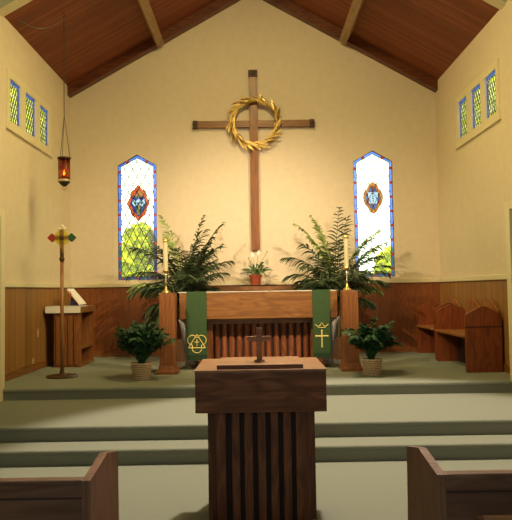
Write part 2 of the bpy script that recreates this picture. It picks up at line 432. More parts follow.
for wi, (x0, x1, z0, zs, za) in enumerate(WIN):
    B = .052; y0, y1 = YB+.012, YB+.022
    xm = (x0+x1)/2
    fo = gable(x0, x1, z0, zs, za); fi = gable(x0+.006, x1-.006, z0+.006, zs-.002, za-.007)
    bm = BM(); ring_prism(bm, fo, fi, YB+.006, YB+.028)
    root = struct('window_%d' % (wi+1), bm, IRON)
    bi = gable(x0+B, x1-B, z0+B, zs-.018, za-B-.006)
    ow = .62 if wi == 1 else 1
    bm = BM(); ring_prism(bm, fi, bi, y0, y1); obj('border_glass', bm, BLUEG if wi == 0 else BLUEL, root)
    bm = BM()
    poly = bi; prism(bm, poly, y0, y1); obj('pane', bm, CLEAR, root)
    bm = BM()
    for a, b in clip_lines(x0+B, x1-B, z0+B, zs-.018, za-B-.006, .266, 1.91, 0):
        tube(bm, [(a.x, y0-.002, a.y), (b.x, y0-.002, b.y)], .0070 if wi == 0 else .0045, 4)
    ring_prism(bm, [(p[0], p[1]) for p in bi], [((p[0]-xm)*.975+xm, (p[1]-2.7)*.994+2.7) for p in bi], y0-.006, y1+.002)
    obj('lead_came', bm, LEAD, root)
    bm = BM(); n = 8                                     # red squares up the border
    for i in range(n):
        z = 1.86 + i*.249 - .03
        for xx in (x0+.008, x1-B+.002): box(bm, xx, xx+.040, y0-.005, y0-.001, z-.022, z+.022)
    for t in (.02, .5, .97): box(bm, x0+B+(x1-x0-2*B)*t-.02, x0+B+(x1-x0-2*B)*t+.02, y0-.005, y0-.001, z0+.013, z0+B-.001)
    for s in (-1, 1):
        for t in (.5,):
            cx_ = xm+s*(x1-x0)/2*t; czz = zs+(za-zs)*(1-t)-.03
            d = .04*(za-zs)/((x1-x0)/2)
            prism(bm, [(cx_-.025, czz-.02+s*d*.5), (cx_+.025, czz-.02-s*d*.5), (cx_+.025, czz+.02-s*d*.5), (cx_-.025, czz+.02+s*d*.5)], y0-.005, y0-.001)
    obj('border_square_glass', bm, REDSQ, root)
    # medallion
    if wi == 0:
        mx, mz, hw, hh, kd = -1.98, 3.03, .178, .295, 'quatre'
    else:
        mx, mz, hw, hh, kd = 2.075, 3.058, .178, .285, 'diamond'
    o0 = curvy(mx, mz, hw, hh, kd); o1 = curvy(mx, mz, hw, hh, kd, k=.74)
    bm = BM(); ring_prism(bm, o0, o1, y0-.012, y0-.008)
    med = obj('medallion_border', bm, MREDG if wi == 0 else AMBG, root)
    bm = BM(); tube(bm, [(p[0], y0-.012, p[1]) for p in o0], .003, 4, True); tube(bm, [(p[0], y0-.012, p[1]) for p in o1], .0025, 4, True)
    obj('lead_outline', bm, LEADD, med)
    # the medallion's pieces lie side by side in one leaded plane: a fine mosaic of little strips of glass
    P_ = []
    m2 = lambda q: [(mx+u, mz+v) for u, v in q]
    if wi == 0:
        for sg in (-1, 1):
            P_.append(('green_glass', GREENG, m2([(sg*.028, .0), (sg*.055, .035), (sg*.078, .0), (sg*.05, -.03)])))
            P_.append(('green_glass', GREENG, m2([(sg*.028, -.06), (sg*.06, -.07), (sg*.045, -.15), (sg*.028, -.17)])))
            P_.append(('pale_glass', PALEG, m2([(sg*.012, .065), (sg*.05, .03), (sg*.10, .08), (sg*.115, .0), (sg*.07, -.055), (sg*.025, -.035)])))
        P_.append(('pale_glass', PALEG, m2([(-.02, .04), (0, .09), (.02, .04), (0, 0)])))
        P_.append(('gold_glass', YELG, m2([(-.024, -.20), (.024, -.20), (.024, -.02), (-.024, -.02)])))
        P_.append(('gold_glass', YELG, m2([(-.07, .10), (.07, .10), (.07, .118), (-.07, .118)])))
        P_.append(('red_glass', AMBG, m2([(-.09, .125), (.09, .125), (.04, .20), (0, .24), (-.04, .20)])))
        base = ('medallion_field', NAVYG)
    else:
        for zz in (.07, .03, -.01, -.05): P_.append(('green_glass', GREENG, m2([(-.012, zz-.009), (.012, zz-.009), (.012, zz+.009), (-.012, zz+.009)])))
        for sg in (-1, 1):
            P_.append(('pale_glass', PALEG, m2([(sg*.088, .10), (sg*.003, .10), (sg*.003, -.10), (sg*.07, -.10)])))
            P_.append(('blue_glass', BLUEG, m2([(sg*.092, .03), (sg*.115, .065), (sg*.142, .0), (sg*.118, -.065), (sg*.092, -.03)])))
            P_.append(('blue_glass', BLUEG, m2([(sg*.003, .115), (sg*.085, .115), (sg*.055, .175), (sg*.018, .175)])))
            P_.append(('blue_glass', BLUEG, m2([(sg*.003, -.115), (sg*.065, -.115), (sg*.04, -.18), (sg*.003, -.205)])))
        base = ('medallion_field', REDG)
    def inside(pt, poly):
        c_ = False; n_ = len(poly)
        for a_ in range(n_):
            (xa_, za_), (xb_, zb_) = poly[a_], poly[a_-1]
            if (za_ > pt[1]) != (zb_ > pt[1]) and pt[0] < (xb_-xa_)*(pt[1]-za_)/(zb_-za_)+xa_: c_ = not c_
        return c_
    cs = .005; runs = {}
    zz = mz-hh
    while zz < mz+hh:
        xx = mx-hw; cur = None; st = xx
        while xx < mx+hw+cs:
            pt = (xx+cs/2, zz+cs/2); k_ = None
            if inside(pt, o1):
                k_ = base
                for nm_, mt_, pl_ in P_:
                    if inside(pt, pl_): k_ = (nm_, mt_); break
            if k_ != cur:
                if cur: runs.setdefault(cur[0], (cur[1], BM())); box(runs[cur[0]][1], st, xx, y0-.012, y0-.008, zz, zz+cs)
                cur = k_; st = xx
            xx += cs
        zz += cs
    for nm_, (mt_, b_) in runs.items(): obj(nm_, b_, mt_, med)
# clerestory lights
wn = 3
for side in ('left', 'right'):
    s = 1 if side == 'left' else -1; X0 = XL if s > 0 else XR
    dz = 0 if side == 'left' else .03
    z0, z1 = CZ0+(.02 if dz else 0), CZ1+(.035 if dz else 0)
    # painted frame round the three lights, standing slightly proud of the wall
    a, b = (X0, X0+.016) if s > 0 else (X0-.016, X0)
    bm = BM(); L_ = CLW[side]; ya, yb = L_[0][0]-.10, L_[2][1]+.12
    box(bm, a, b, ya, L_[0][0], z0-.10, z1+.10); box(bm, a, b, L_[2][1], yb, z0-.10, z1+.10)
    box(bm, a, b, L_[0][0], L_[2][1], z0-.10, z0); box(bm, a, b, L_[0][0], L_[2][1], z1, z1+.10)
    box(bm, a, b, L_[0][1], L_[1][0], z0, z1); box(bm, a, b, L_[1][1], L_[2][0], z0, z1)
    a2, b2 = (X0, X0+.035) if s > 0 else (X0-.035, X0)
    box(bm, a2, b2, ya-.02, yb+.02, z0-.13, z0-.10)
    struct('trim_'+('7' if s > 0 else '8'), bm, TRIMW)
    for (p, q) in L_:
        xg = X0-s*.012; xa_, xb_ = min(xg, xg-s*.01), max(xg, xg-s*.01)
        root = struct('window_%d' % wn, bx(xa_, xb_, p+.02, q-.045, z0+.012, z1-.045), SIDEG); wn += 1
        bm = BM()
        box(bm, xa_, xb_, p, q, z1-.045, z1); box(bm, xa_, xb_, p, p+.02, z0, z1-.045); box(bm, xa_, xb_, q-.045, q, z0, z1-.045); box(bm, xa_, xb_, p+.02, q-.045, z0, z0+.012)
        obj('border_glass', bm, BLUEG, root)
        bm = BM()
        for u, v in clip_lines(p+.02, q-.045, z0+.012, z1-.05, z1-.0451, .13, 1.7, 0):
            tube(bm, [(xg+s*.003, u.x, u.y), (xg+s*.003, v.x, v.y)], .0055, 4)
        obj('lead_came', bm, LEADD, root)

# ------------------------------------------------------------------ wall cross and wreath
t = thing('wall_cross', 'tall brown wooden cross with dark end caps on the back wall above the altar', 'cross', (.03, 10.948, 2.18))
obj('upright', bx(-.072, .072, -.03, .03, 0, 3.02, bev=.006), OAKV, t)
obj('crossbar', bx(-1.0, 1.0, -.025, .025, 2.125, 2.245, bev=.006), OAKH, t)
def capmesh(x0, x1, z0, z1):
    b_ = BM(); box(b_, x0, x1, -.036, .036, z0, z1, bev=.008); ball(b_, ((x0+x1)/2, -.036, (z0+z1)/2), .038, (1, .35, 1), 2); return b_
obj('end_cap', capmesh(-1.05, -.965, 2.118, 2.252), CAPW, t); obj('end_cap', capmesh(.965, 1.05, 2.118, 2.252), CAPW, t)
obj('end_cap', capmesh(-.078, .078, 3.0, 3.13), CAPW, t)
obj('wall_bracket', bx(-.02, .02, .028, .052, 1.0, 1.1), IRON, t); obj('wall_bracket', bx(-.02, .02, .028, .052, 2.5, 2.6), IRON, t)
# wreath
t = thing('wreath', 'round wreath of golden leaves hung on the crossing of the wall cross', 'wreath', (.045, 10.885, 4.38))
R0 = .385
obj('ring', tube(BM(), [(R0*math.cos(2*PI*k/48), 0, R0*math.sin(2*PI*k/48)) for k in range(48)], .013, 6, True), DGOLD, t)
bmg, bmd = BM(), BM(); rw = random.Random(3)
for k in range(125):
    a = 2*PI*k/125+rw.uniform(-.05, .05); rr = R0+rw.uniform(-.035, .035)
    b_ = Vector((rr*math.cos(a), rw.uniform(-.035, .0), rr*math.sin(a)))
    tn = Vector((-math.sin(a), rw.uniform(-.25, .1), math.cos(a))) + Vector((math.cos(a), 0, math.sin(a)))*rw.uniform(-.35, .55)
    side = tn.normalized().cross(Vector((rw.uniform(-.5, .5), -1, rw.uniform(-.5, .5))))
    leaf(bmg if rw.random() < .68 else bmd, b_, tn, side, rw.uniform(.12, .24), rw.uniform(.025, .055), rw.uniform(-.1, .15), 4, .25)
obj('gold_leaf', bmg, GOLD, t)['kind'] = 'stuff'; obj('dry_leaf', bmd, DGOLD, t)['kind'] = 'stuff'

# ------------------------------------------------------------------ altar
t = thing('altar', 'long oak altar with a recessed front of red-brown rounded slats', 'altar', (.05, 8.9, Z3))
AX0, AX1 = -1.095, 1.10     # local
obj('top_frame', bx(AX0, AX1, 0, .85, .70, 1.07, bev=.008), OAKH, t)
LX0, LX1 = -.65, .735         # recess, local
bm = BM()
for a, b in ((-.86, LX0), (LX1, .94)):
    obj('leg', bx(a, b, .20, .70, 0, .70, bev=.004), OAKV, t)
obj('apron', bx(LX0, LX1, .22, .60, .62, .70), OAKH, t)
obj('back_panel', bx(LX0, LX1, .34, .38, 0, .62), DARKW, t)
n = 13; sp = (LX1-LX0)/n
for k in range(n):
    bm = BM(); cx_ = LX0+sp*(k+.5)
    prism(bm, [(cx_+.040*math.cos(a), .338-.045*math.sin(a)) for a in [PI*j/8 for j in range(9)]] , .0, .618, 'z')
    obj('slat', bm, REDV, t)
# linen with falls at both ends
lin = thing('altar_linen', 'white linen cloth along the altar top with falls hanging at both ends', 'cloth', (.05, 8.9, Z3+1.07))
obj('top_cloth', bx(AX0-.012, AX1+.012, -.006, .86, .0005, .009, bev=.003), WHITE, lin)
for s, X in ((-1, AX0-.012), (1, AX1+.012)):
    bm = BM(); rows, colsn = 14, 20; grid = []
    for i in range(rows+1):
        z = .004 - i/rows*1.02
        row = []
        for j in range(colsn+1):
            u = j/colsn; y = .005 + u*.84
            k = max(0, -z-.37)/.65
            x = X - s*(.055*k*(.5+.5*math.cos(u*PI*5)) + .06*k)
            y2 = y + (.10*k*k)*(1-u)
            if j == 0 and u == 0:
                kk = min(1, k*9)
                row.append(bm.verts.new((x-s*.10*kk, y2+.03*kk, z))); row.append(bm.verts.new((x-s*.05*kk, y2-.004*kk, z)))
            row.append(bm.verts.new((x, y2, z)))
        grid.append(row)
    for i in range(rows):
        for j in range(colsn+2): bm.faces.new((grid[i][j], grid[i][j+1], grid[i+1][j+1], grid[i+1][j]))
    r_ = bmesh.ops.solidify(bm, geom=bm.faces[:], thickness=.004)
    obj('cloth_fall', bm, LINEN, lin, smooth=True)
def frontal(name, label, x0, x1, zb):
    r = thing(name, label, 'cloth', ((x0+x1)/2, 8.895, Z3+1.085)); h = (x1-x0)/2; L = Z3+1.085-zb
    bm = BM()
    for a, b in ((.0, .60),): box(bm, -h, h, -.002, a+b, -.004, .001)
    box(bm, -h, h, -.010, -.004, -L+.075, .001)
    obj('strip', bm, GREENC, r)
    obj('bottom_band', bx(-h, h, -.011, -.004, -L, -L+.075), FRINGE, r)
    return r, L
F1, L1_ = frontal('altar_frontal', 'green altar cloth strip with a gold triangle and interlaced circles', -.945, -.667, .545)
F2, L2_ = frontal('altar_frontal', 'green altar cloth strip with a gold cross below a small crown', .80, 1.045, .545)
bm = BM(); zc = .775-(Z3+1.085); yy = -.014; rr = .062
tri = [(0, .125), (-.118, -.06), (.118, -.06)]
for i in range(3):
    a, b = tri[i], tri[(i+1) % 3]; tube(bm, [(a[0], yy, zc+a[1]), (b[0], yy, zc+b[1])], .0065, 5)
for cx_, cz2, a0 in ((-.062, .045, 30), (.062, .045, -90), (0, -.062, 150)):
    pts = [(cx_+.067*math.cos(math.radians(a0+d)), yy, zc+cz2+.067*math.sin(math.radians(a0+d))) for d in range(0, 241, 12)]
    tube(bm, pts, .0065, 5)
tube(bm, [(0, yy, zc-.035), (0, yy, zc+.06)], .006, 5); tube(bm, [(-.032, yy, zc+.02), (.032, yy, zc+.02)], .006, 5)
obj('trinity_emblem', bm, THREAD, F1)
bm = BM(); zc = .83-(Z3+1.085)
tube(bm, [(0, yy, zc-.125), (0, yy, zc+.095)], .010, 5); tube(bm, [(-.08, yy, zc+.02), (.08, yy, zc+.02)], .010, 5)
for px_, pz in ((0, -.125), (0, .095), (-.08, .02), (.08, .02)): ball(bm, (px_, yy, zc+pz), .016, (1, .5, 1), 1)
tube(bm, [(-.095, yy, zc+.185), (-.05, yy, zc+.150), (-.025, yy, zc+.165), (0, yy, zc+.205), (.025, yy, zc+.165), (.05, yy, zc+.150), (.095, yy, zc+.185)], .0065, 5)
tube(bm, [(-.055, yy, zc+.138), (.055, yy, zc+.138)], .005, 5)
obj('cross_emblem', bm, THREAD, F2)
# ledge behind the altar
t = thing('altar_shelf', 'low honey oak shelf unit against the back wall behind the altar', 'shelf', (.03, 10.5, Z3))
obj('shelf_top', bx(-.93, .93, 0, .40, 1.085, 1.155, bev=.004), OAKH, t)
obj('cabinet_front', bx(-.90, .90, .03, .38, 0, 1.085), OAKV, t)

# ------------------------------------------------------------------ pedestals and candles
def pedestal(x, y, label):
    t = thing('candle_pedestal', label, 'pedestal', (x, y, Z3), 0, 'oak pedestals beside the altar')
    h = .105; top = 1.075
    obj('shaft', bx(-h, h, -h, h, .12, top-.012, bev=.006), OAKV, t)
    b_ = BM(); q = .115
    for z_, r_ in (): pass
    lv = [(.138, 0), (.138, .04), (.128, .055), (.118, .085), (.112, .12)]
    for (r1, z1_), (r2, z2_) in zip(lv, lv[1:]):
        vs = [b_.verts.new((sx*r1, sy*r1, z1_)) for sx, sy in ((-1, -1), (1, -1), (1, 1), (-1, 1))] + [b_.verts.new((sx*r2, sy*r2, z2_)) for sx, sy in ((-1, -1), (1, -1), (1, 1), (-1, 1))]
        for i in range(4): b_.faces.new((vs[i], vs[(i+1) % 4], vs[4+(i+1) % 4], vs[4+i]))
        if z1_ == 0: b_.faces.new(vs[:4])
        if z2_ == .12: b_.faces.new(vs[4:])
    obj('base', b_, OAKV, t)
    obj('cap', bx(-h-.004, h+.004, -h-.004, h+.004, top-.012, top, bev=.003), OAKH, t)
pedestal(-1.165, 8.62, 'square honey oak pedestal at the left end of the altar')
pedestal(1.275, 8.64, 'square honey oak pedestal at the right end of the altar')
def candle(x, y, label, dz=0):
    z = Z3+1.075
    t = thing('candlestick', label, 'candlestick', (x, y, z), 0, 'brass candlesticks on the pedestals')
    obj('stick_base', lathe(BM(), [(0, 0), (.055, 0), (.058, .008), (.050, .020), (.028, .034), (.014, .06), (.011, .09)], 20), BRASS, t, smooth=True)
    obj('stem', lathe(BM(), [(.009, .088), (.010, .12), (.016, .135), (.009, .15), (.011, .23), (.009, .27), (0, .27)], 16), plain('silver_stem', (.75, .70, .55), .25, .9) if 'silver_stem' not in bpy.data.materials else bpy.data.materials['silver_stem'], t, smooth=True)
    obj('cup', lathe(BM(), [(0, .268), (.018, .268), (.034, .285), (.040, .31), (.036, .312), (0, .312)], 20), BRASS, t, smooth=True)
    obj('candle', lathe(BM(), [(0, .31), (.0325, .31), (.0325, .69+dz), (0, .69+dz)], 20), WAX, t, smooth=False)
    obj('follower', lathe(BM(), [(.034, .68+dz), (.036, .70+dz), (.026, .722+dz), (.012, .728+dz), (0, .728+dz)], 20), BRASS, t, smooth=True)
candle(-1.19, 8.62, 'brass candlestick with a tall cream candle on the left pedestal')
candle(1.25, 8.64, 'brass candlestick with a tall cream candle on the right pedestal', .02)

# ------------------------------------------------------------------ palms
def frond(parent, base, az, elev, L, droop, leafL, leafW, n=26, mat=PALMG, seed=0, stalk=.30, name='frond', fold=.15):
    r_ = random.Random(seed); bm = BM(); m = 14
    hd = Vector((math.cos(az), math.sin(az), 0)); p = Vector(base); pts = [p.copy()]; e = elev
    dirs = []
    for i in range(m):
        t_ = i/m
        d = hd*math.cos(e)+Vector((0, 0, math.sin(e))); dirs.append(d); p = p+d*(L/m); pts.append(p.copy())
        e -= droop/m*(.5+1.2*t_)
    dirs.append(dirs[-1])
    tube(bm, pts, [.008*(1-.8*i/m)+.001 for i in range(m+1)], 5)
    sd = hd.cross(Vector((0, 0, 1)))
    for k in range(n):
        t_ = stalk+(1-stalk)*(k+.5)/n; i = min(m-1, int(t_*m)); f = t_*m-i
        q = pts[i].lerp(pts[i+1], f); d = dirs[i]
        env = math.sin(PI*(.12+.83*(t_-stalk)/(1-stalk)))**.7
        for s in (-1, 1):
            ld = (d*(.45+.3*t_) + sd*s*(1.0-.3*t_) + Vector((0, 0, r_.uniform(-.12, .25)))).normalized()
            wv = ld.cross(Vector((r_.uniform(-.6, .6), r_.choice((-1, 1))*r_.uniform(.3, 1.2), 1))).normalized()
            leaf(bm, q, ld, wv, leafL*env*r_.uniform(.85, 1.1), leafW, r_.uniform(.25, .8), 4, fold)
    o = obj(name, bm, mat, parent); return o
def palm(x, y, label, fr, seed):
    t = thing('palm', label, 'plant', (x, y, Z3), 0)
    obj('pot', lathe(BM(), [(0, 0), (.13, 0), (.17, .30), (.185, .30), (.185, .34), (.16, .34), (.155, .30), (0, .30)], 24), BASKD, t, smooth=False)
    obj('soil', lathe(BM(), [(0, .301), (.154, .301), (.10, .32), (0, .325)], 20), SOIL, t)
    r_ = random.Random(seed)
    for k, (dx, dy, h) in enumerate(((0, 0, .9), (.05, .05, .75), (-.05, .03, .8), (.02, -.05, .6), (-.03, -.06, .7))):
        obj('trunk', tube(BM(), [(dx*.6, dy*.6, .31), (dx, dy, h*.6), (dx*1.3, dy*1.3, h)], [.022, .018, .012], 8), PALMS, t)
    for k, (az, el, L, dr, b, m, ll) in enumerate(fr):
        for c_ in range(2):
            az2, el2, L2 = az+c_*r_.uniform(-28, 28), el+c_*r_.uniform(-8, 5), L*(1-c_*r_.uniform(.05, .3))*(.78 if el < 40 else 1.04 if el > 70 else .94)
            if math.cos(math.radians(az2))*(1 if x < 0 else -1) > .5 and el2 < 75: L2 *= .82
            frond(t, (r_.uniform(-.04, .04), r_.uniform(-.04, .04), b), math.radians(az2), math.radians(el2), L2, dr, ll*1.2, .030 if m is G else .036, 21 if m is G else 26, m, seed*50+k+c_*500, .14)
G, Y = PALMG, PALML
# azimuth, elevation, length, droop, base height, colour, leaflet length
palm(-1.10, 10.10, 'large potted palm behind the left pedestal, fronds fanning over the left window', [
    (180, 66, 1.25, 1.7, .85, G, .24), (172, 58, 1.15, 1.7, .80, Y, .24), (190, 48, 1.05, 1.6, .85, G, .24), (176, 74, 1.30, 1.3, .9, G, .22),
    (150, 84, 1.45, .5, .9, Y, .22), (30, 86, 1.45, .35, .85, G, .24), (8, 78, 1.45, .6, .85, G, .26), (355, 68, 1.15, 1.3, .85, G, .28),
    (5, 72, 1.25, 1.2, .85, G, .28), (-15, 76, 1.10, .9, .9, G, .28), (5, 48, .70, 1.5, .85, G, .24), (200, 35, .85, 1.8, .8, G, .24),
    (180, 25, .70, 1.5, .8, G, .24), (240, 60, .85, 1.2, .8, G, .26), (300, 65, .95, 1.2, .85, G, .28), (60, 75, 1.1, .8, .85, G, .28),
    (330, 82, 1.20, .6, .9, G, .28), (215, 80, 1.1, .9, .9, G, .26), (10, 72, 1.05, .9, .9, G, .28), (20, 80, 1.15, .5, .8, G, .28),
    (270, 78, 1.05, .9, .85, G, .28), (160, 68, 1.0, 1.5, .9, G, .26), (0, 60, .85, 1.6, .85, G, .28)], 3)
palm(1.28, 10.10, 'large potted palm behind the right pedestal, fronds fanning over the right window', [
    (182, 66, 1.30, 1.7, .85, G, .28), (176, 72, 1.35, 1.4, .9, G, .28), (190, 52, 1.05, 1.6, .85, G, .28), (170, 80, 1.40, .8, .9, Y, .22),
    (150, 85, 1.40, .5, .9, Y, .22), (60, 86, 1.50, .3, .9, G, .24), (10, 76, 1.35, .9, .9, Y, .20), (0, 64, 1.15, 1.6, .85, G, .22),
    (350, 54, 1.0, 1.5, .85, G, .22), (20, 72, 1.15, 1.3, .85, G, .22), (185, 38, .90, 1.4, .85, G, .26), (0, 36, .8, 1.5, .8, G, .22),
    (235, 60, .9, 1.2, .85, G, .27), (300, 66, .9, 1.2, .85, G, .26), (200, 76, 1.1, .9, .9, G, .28), (120, 70, 1.1, .9, .85, G, .26),
    (160, 60, 1.10, 1.5, .85, G, .27), (340, 78, 1.15, .9, .9, G, .24), (182, 58, 1.1, 1.9, .8, G, .27), (270, 78, 1.1, .8, .85, G, .28),
    (15, 50, .95, 1.7, .85, Y, .20)], 4)
def small_palm(x, y, label, blabel, seed, wavy, rt, rb):
    t = thing('potted_plant', label, 'plant', (x, y, Z3), 0, 'bushy plants in wicker pots in front of the pedestals')
    h = .20; b_ = BM()
    prof_ = [(0, 0), (rb, 0)]
    n = 9
    for k in range(n):
        z = h*k/n; r1 = rb+(rt-rb)*(k/n); r2 = rb+(rt-rb)*((k+1)/n)
        prof_ += [(r1-.001, z+.002), ((r1+r2)/2+.006, z+h/n*.5), (r2-.001, z+h/n-.002)]
    prof_ += [(rt+.006, h-.006), (rt+.006, h+.004), (rt-.012, h+.004), (rt-.016, h-.02), (0, h-.02)]
    lathe(b_, prof_, 36)
    if wavy:
        for v in b_.verts:
            a = math.atan2(v.co.y, v.co.x); rr = math.hypot(v.co.x, v.co.y)
            if rr > rb*.9 and 0 < v.co.z < h-.01: v.co.z += .0055*math.sin(a*9)
    for f in b_.faces: f.material_index = 0
    for f in b_.faces:
        c_ = f.calc_center_median(); rr = math.hypot(c_.x, c_.y); lin_ = rb+(rt-rb)*c_.z/h
        fr_ = (c_.z/h*n) % 1
        if (fr_ < .12 or fr_ > .88) and .005 < c_.z < h-.008 and rr > lin_-.02: f.material_index = 1
    pot = obj('wicker_pot', b_, [BASK, BASKD], t)
    # dark gaps between the coils
    g_ = BM()
    for k in range(1, n):
        z = h*k/n; r1 = rb+(rt-rb)*k/n+.0015
        tube(g_, [(r1*math.cos(2*PI*j/54), r1*math.sin(2*PI*j/54), z+(.0055*math.sin(2*PI*j/54*9) if wavy else 0)) for j in range(54)], .0035, 4, True)
    obj('coil_gap', g_, BASKD, pot)
    obj('soil', lathe(BM(), [(0, h-.019), (rt-.017, h-.019), (0, h-.005)], 20), SOIL, t)
    r_ = random.Random(seed)
    for k in range(52):
        az = r_.uniform(0, 2*PI); el = 1.54-.62*r_.random()**1.2; L = r_.uniform(.33, .60)
        frond(t, (r_.uniform(-.03, .03), r_.uniform(-.03, .03), h-.01), az, el, L, r_.uniform(.2, 1.3), r_.uniform(.10, .15), .032, 14, DGREEN, seed*99+k, .38, 'frond')
small_palm(-1.44, 8.13, 'bushy dark green plant in a pale ribbed wicker pot left of the altar', '', 11, False, .133, .100)
small_palm(1.475, 8.17, 'bushy dark green plant in a wavy woven wicker pot right of the altar', '', 12, True, .128, .102)
# peace lily
t = thing('peace_lily', 'peace lily with two white blooms in a red pot behind the altar centre', 'plant', (.022, 10.70, Z3+1.155))
obj('saucer', lathe(BM(), [(0, 0), (.085, 0), (.10, .018), (.094, .018), (.08, .008), (0, .008)], 24), BLACKP, t)
obj('pot', lathe(BM(), [(0, .009), (.078, .009), (.10, .16), (.112, .16), (.114, .195), (.10, .195), (.095, .17), (0, .17)], 24), TERRA, t, smooth=False)
obj('soil', lathe(BM(), [(0, .171), (.094, .171), (0, .182)], 18), SOIL, t)
r_ = random.Random(5)
for k in range(44):
    az = 2*PI*k*.382+r_.uniform(-.2, .2); el = r_.uniform(.45, 1.4); b_ = BM()
    hd = Vector((math.cos(az), math.sin(az)*.75, 0)); d = hd*math.cos(el)+Vector((0, 0, math.sin(el)))
    s_ = r_.uniform(.08, .17); p0 = Vector((0, 0, .17)); p1 = p0+d*s_
    tube(b_, [p0, p1], .003, 4)
    rl = r_.uniform(-1.1, 1.1); sv = hd.cross(Vector((0, 0, 1))).normalized(); uv = sv.cross(d)
    leaf(b_, p1, d, sv*math.cos(rl)+uv*math.sin(rl), r_.uniform(.15, .26), r_.uniform(.030, .046), r_.uniform(.5, 1.1), 6, .15)
    obj('leaf', b_, LILYG, t)
for k, (dx, dz, on) in enumerate(((-.035, .50, 1), (.05, .535, 1), (-.115, .47, 0), (.20, .575, 0))):
    b_ = BM(); tube(b_, [(0, 0, .17), (dx*.5, -.01, dz*.7), (dx, -.02, dz)], .003, 5); st = obj('flower_stem', b_, LILYG, t)
    b_ = BM()
    if on: leaf(b_, (dx, -.02, dz-.02), (.15*(1 if dx > 0 else -1), .1, 1), (1, 0, 0), .095, .06, .05, 6, -.25); obj('white_bloom', b_, WHITE, st)
    else: ball(b_, (dx, -.02, dz), .010, (.8, .8, 2)); obj('bud', b_, PALMS, st)

# ------------------------------------------------------------------ credence table with cloth and book
t = thing('credence_cabinet', 'small slatted wooden cabinet with open side shelves in the left corner', 'cabinet', (-2.97, 9.5, Z3))
W_, D_, H_ = .40, .74, .80
obj('front_panel', bx(0, W_, 0, .03, 0, H_), OAKV, t)
for k in range(4):
    obj('slat', bx(.035+k*.088, .10+k*.088, -.022, 0, .03, H_-.06, bev=.004), OAKV, t)
obj('wall_side_panel', bx(0, .025, .03, D_, 0, H_), OAKV, t)
obj('rear_panel', bx(.025, W_, D_-.03, D_, 0, H_), OAKV, t)
obj('shelf', bx(.025, W_, .03, D_-.03, .26, .295, bev=.003), OAKH, t); obj('shelf', bx(.025, W_, .03, D_-.03, .0, .03), OAKH, t)
obj('table_top', bx(-.11, W_+.03, -.03, D_+.03, H_, H_+.09, bev=.005), OAKH, t)
bm = BM()
box(bm, -.116, W_-.0, -.037, .36, H_+.091, H_+.098, bev=.002); box(bm, -.116, W_, -.037, -.031, H_-.0, H_+.098)
o = obj('credence_cloth', bm, WHITE, None, (-2.97, 9.5, Z3)); tag(o, 'white cloth laid over the front of the corner cabinet top', 'cloth')
t = thing('book_stand', 'dark blue tilted book stand on the corner cabinet', 'stand', (-2.74, 9.86, Z3+.89))
bm = BM()
prism(bm, [(-.07, 0), (.07, 0), (.07, .03), (-.02, .14), (-.05, .14)], -.11, .13)
obj('wedge', bm, plain('navy_stand', (.02, .04, .10), .5), t)
obj('lip', bx(.072, .10, -.13, .15, 0, .045), plain('stand_lip', (.02, .04, .10), .5), t)
tb = thing('missal', 'open white-paged book tilted on the stand over the corner cabinet', 'book', (-2.74, 9.86, Z3+.89))
tb.location = (-2.74, 9.86, Z3+.89)
a = math.atan2(-.11, .09); d = Vector((math.cos(a), 0, math.sin(a))); nn = Vector((-math.sin(a), 0, math.cos(a)))
def slab(c0, l0, l1, y0, y1, h0, h1):
    b_ = BM(); q = [c0+d*l0+nn*h0, c0+d*l1+nn*h0, c0+d*l1+nn*h1, c0+d*l0+nn*h1]
    prism(b_, [(v.x, v.z) for v in q], y0, y1); return b_
c0 = Vector((.004, 0, .085+.020))
obj('cover', slab(c0, -.19, .13, -.16, .18, .006, .012), plain('red_cover', (.35, .03, .03), .5), tb)
obj('page_block', slab(c0, -.185, .125, -.155, .005, .012, .036), PAPER, tb); obj('page_block', slab(c0, -.185, .125, .012, .175, .012, .036), PAPER, tb)
rb_ = BM(); tube(rb_, [c0+d*(-.13)+nn*.038+Vector((0, -.157, 0)), c0+d*(-.08)+nn*.02+Vector((0, -.165, 0)), c0+d*(-.06)-nn*.05+Vector((0, -.167, 0))], .006, 5)
obj('ribbon', rb_, plain('red_ribbon', (.6, .05, .03), .6), tb)

# ------------------------------------------------------------------ processional cross on its stand
t = thing('processional_cross', 'processional cross with red and green tips on a tall bronze pole, left side', 'cross', (-2.530, 8.43, Z3))
obj('base', lathe(BM(), [(0, 0), (.20, 0), (.205, .012), (.18, .026), (.06, .034), (.03, .05), (.024, .10), (0, .10)], 32), BRONZE, t, smooth=False)
obj('pole', lathe(BM(), [(0, .05), (.023, .05), (.023, 1.50), (0, 1.50)], 16), wood('pole_wood', (.22, .08, .03), (.32, .13, .045), (.4, .18, .06), 'z', 40), t, smooth=True)
obj('socket', lathe(BM(), [(0, 1.49), (.014, 1.49), (.033, 1.53), (.033, 1.56), (.022, 1.575), (.026, 1.58), (.026, 1.68), (0, 1.68)], 16), BRONZE, t, smooth=True)
zc = 1.825
bm = BM(); box(bm, -.026, .026, -.013, .013, 1.675, zc+.11); box(bm, -.105, .105, -.012, .012, zc-.026, zc+.026)
obj('cross_arms', bm, DGOLD, t)
bm = BM()
for q in range(4):
    a0 = q*PI/2
    pts = [(.02*math.cos(a0+PI/4), .02*math.sin(a0+PI/4))]+[(.10*math.cos(a0+d_*PI/2/6), .10*math.sin(a0+d_*PI/2/6)) for d_ in range(7)]
    prism(bm, [(p[0], zc+p[1]) for p in pts], -.006, .006)
obj('halo', bm, plain('yellow_enamel', (.72, .55, .06), .35), t)
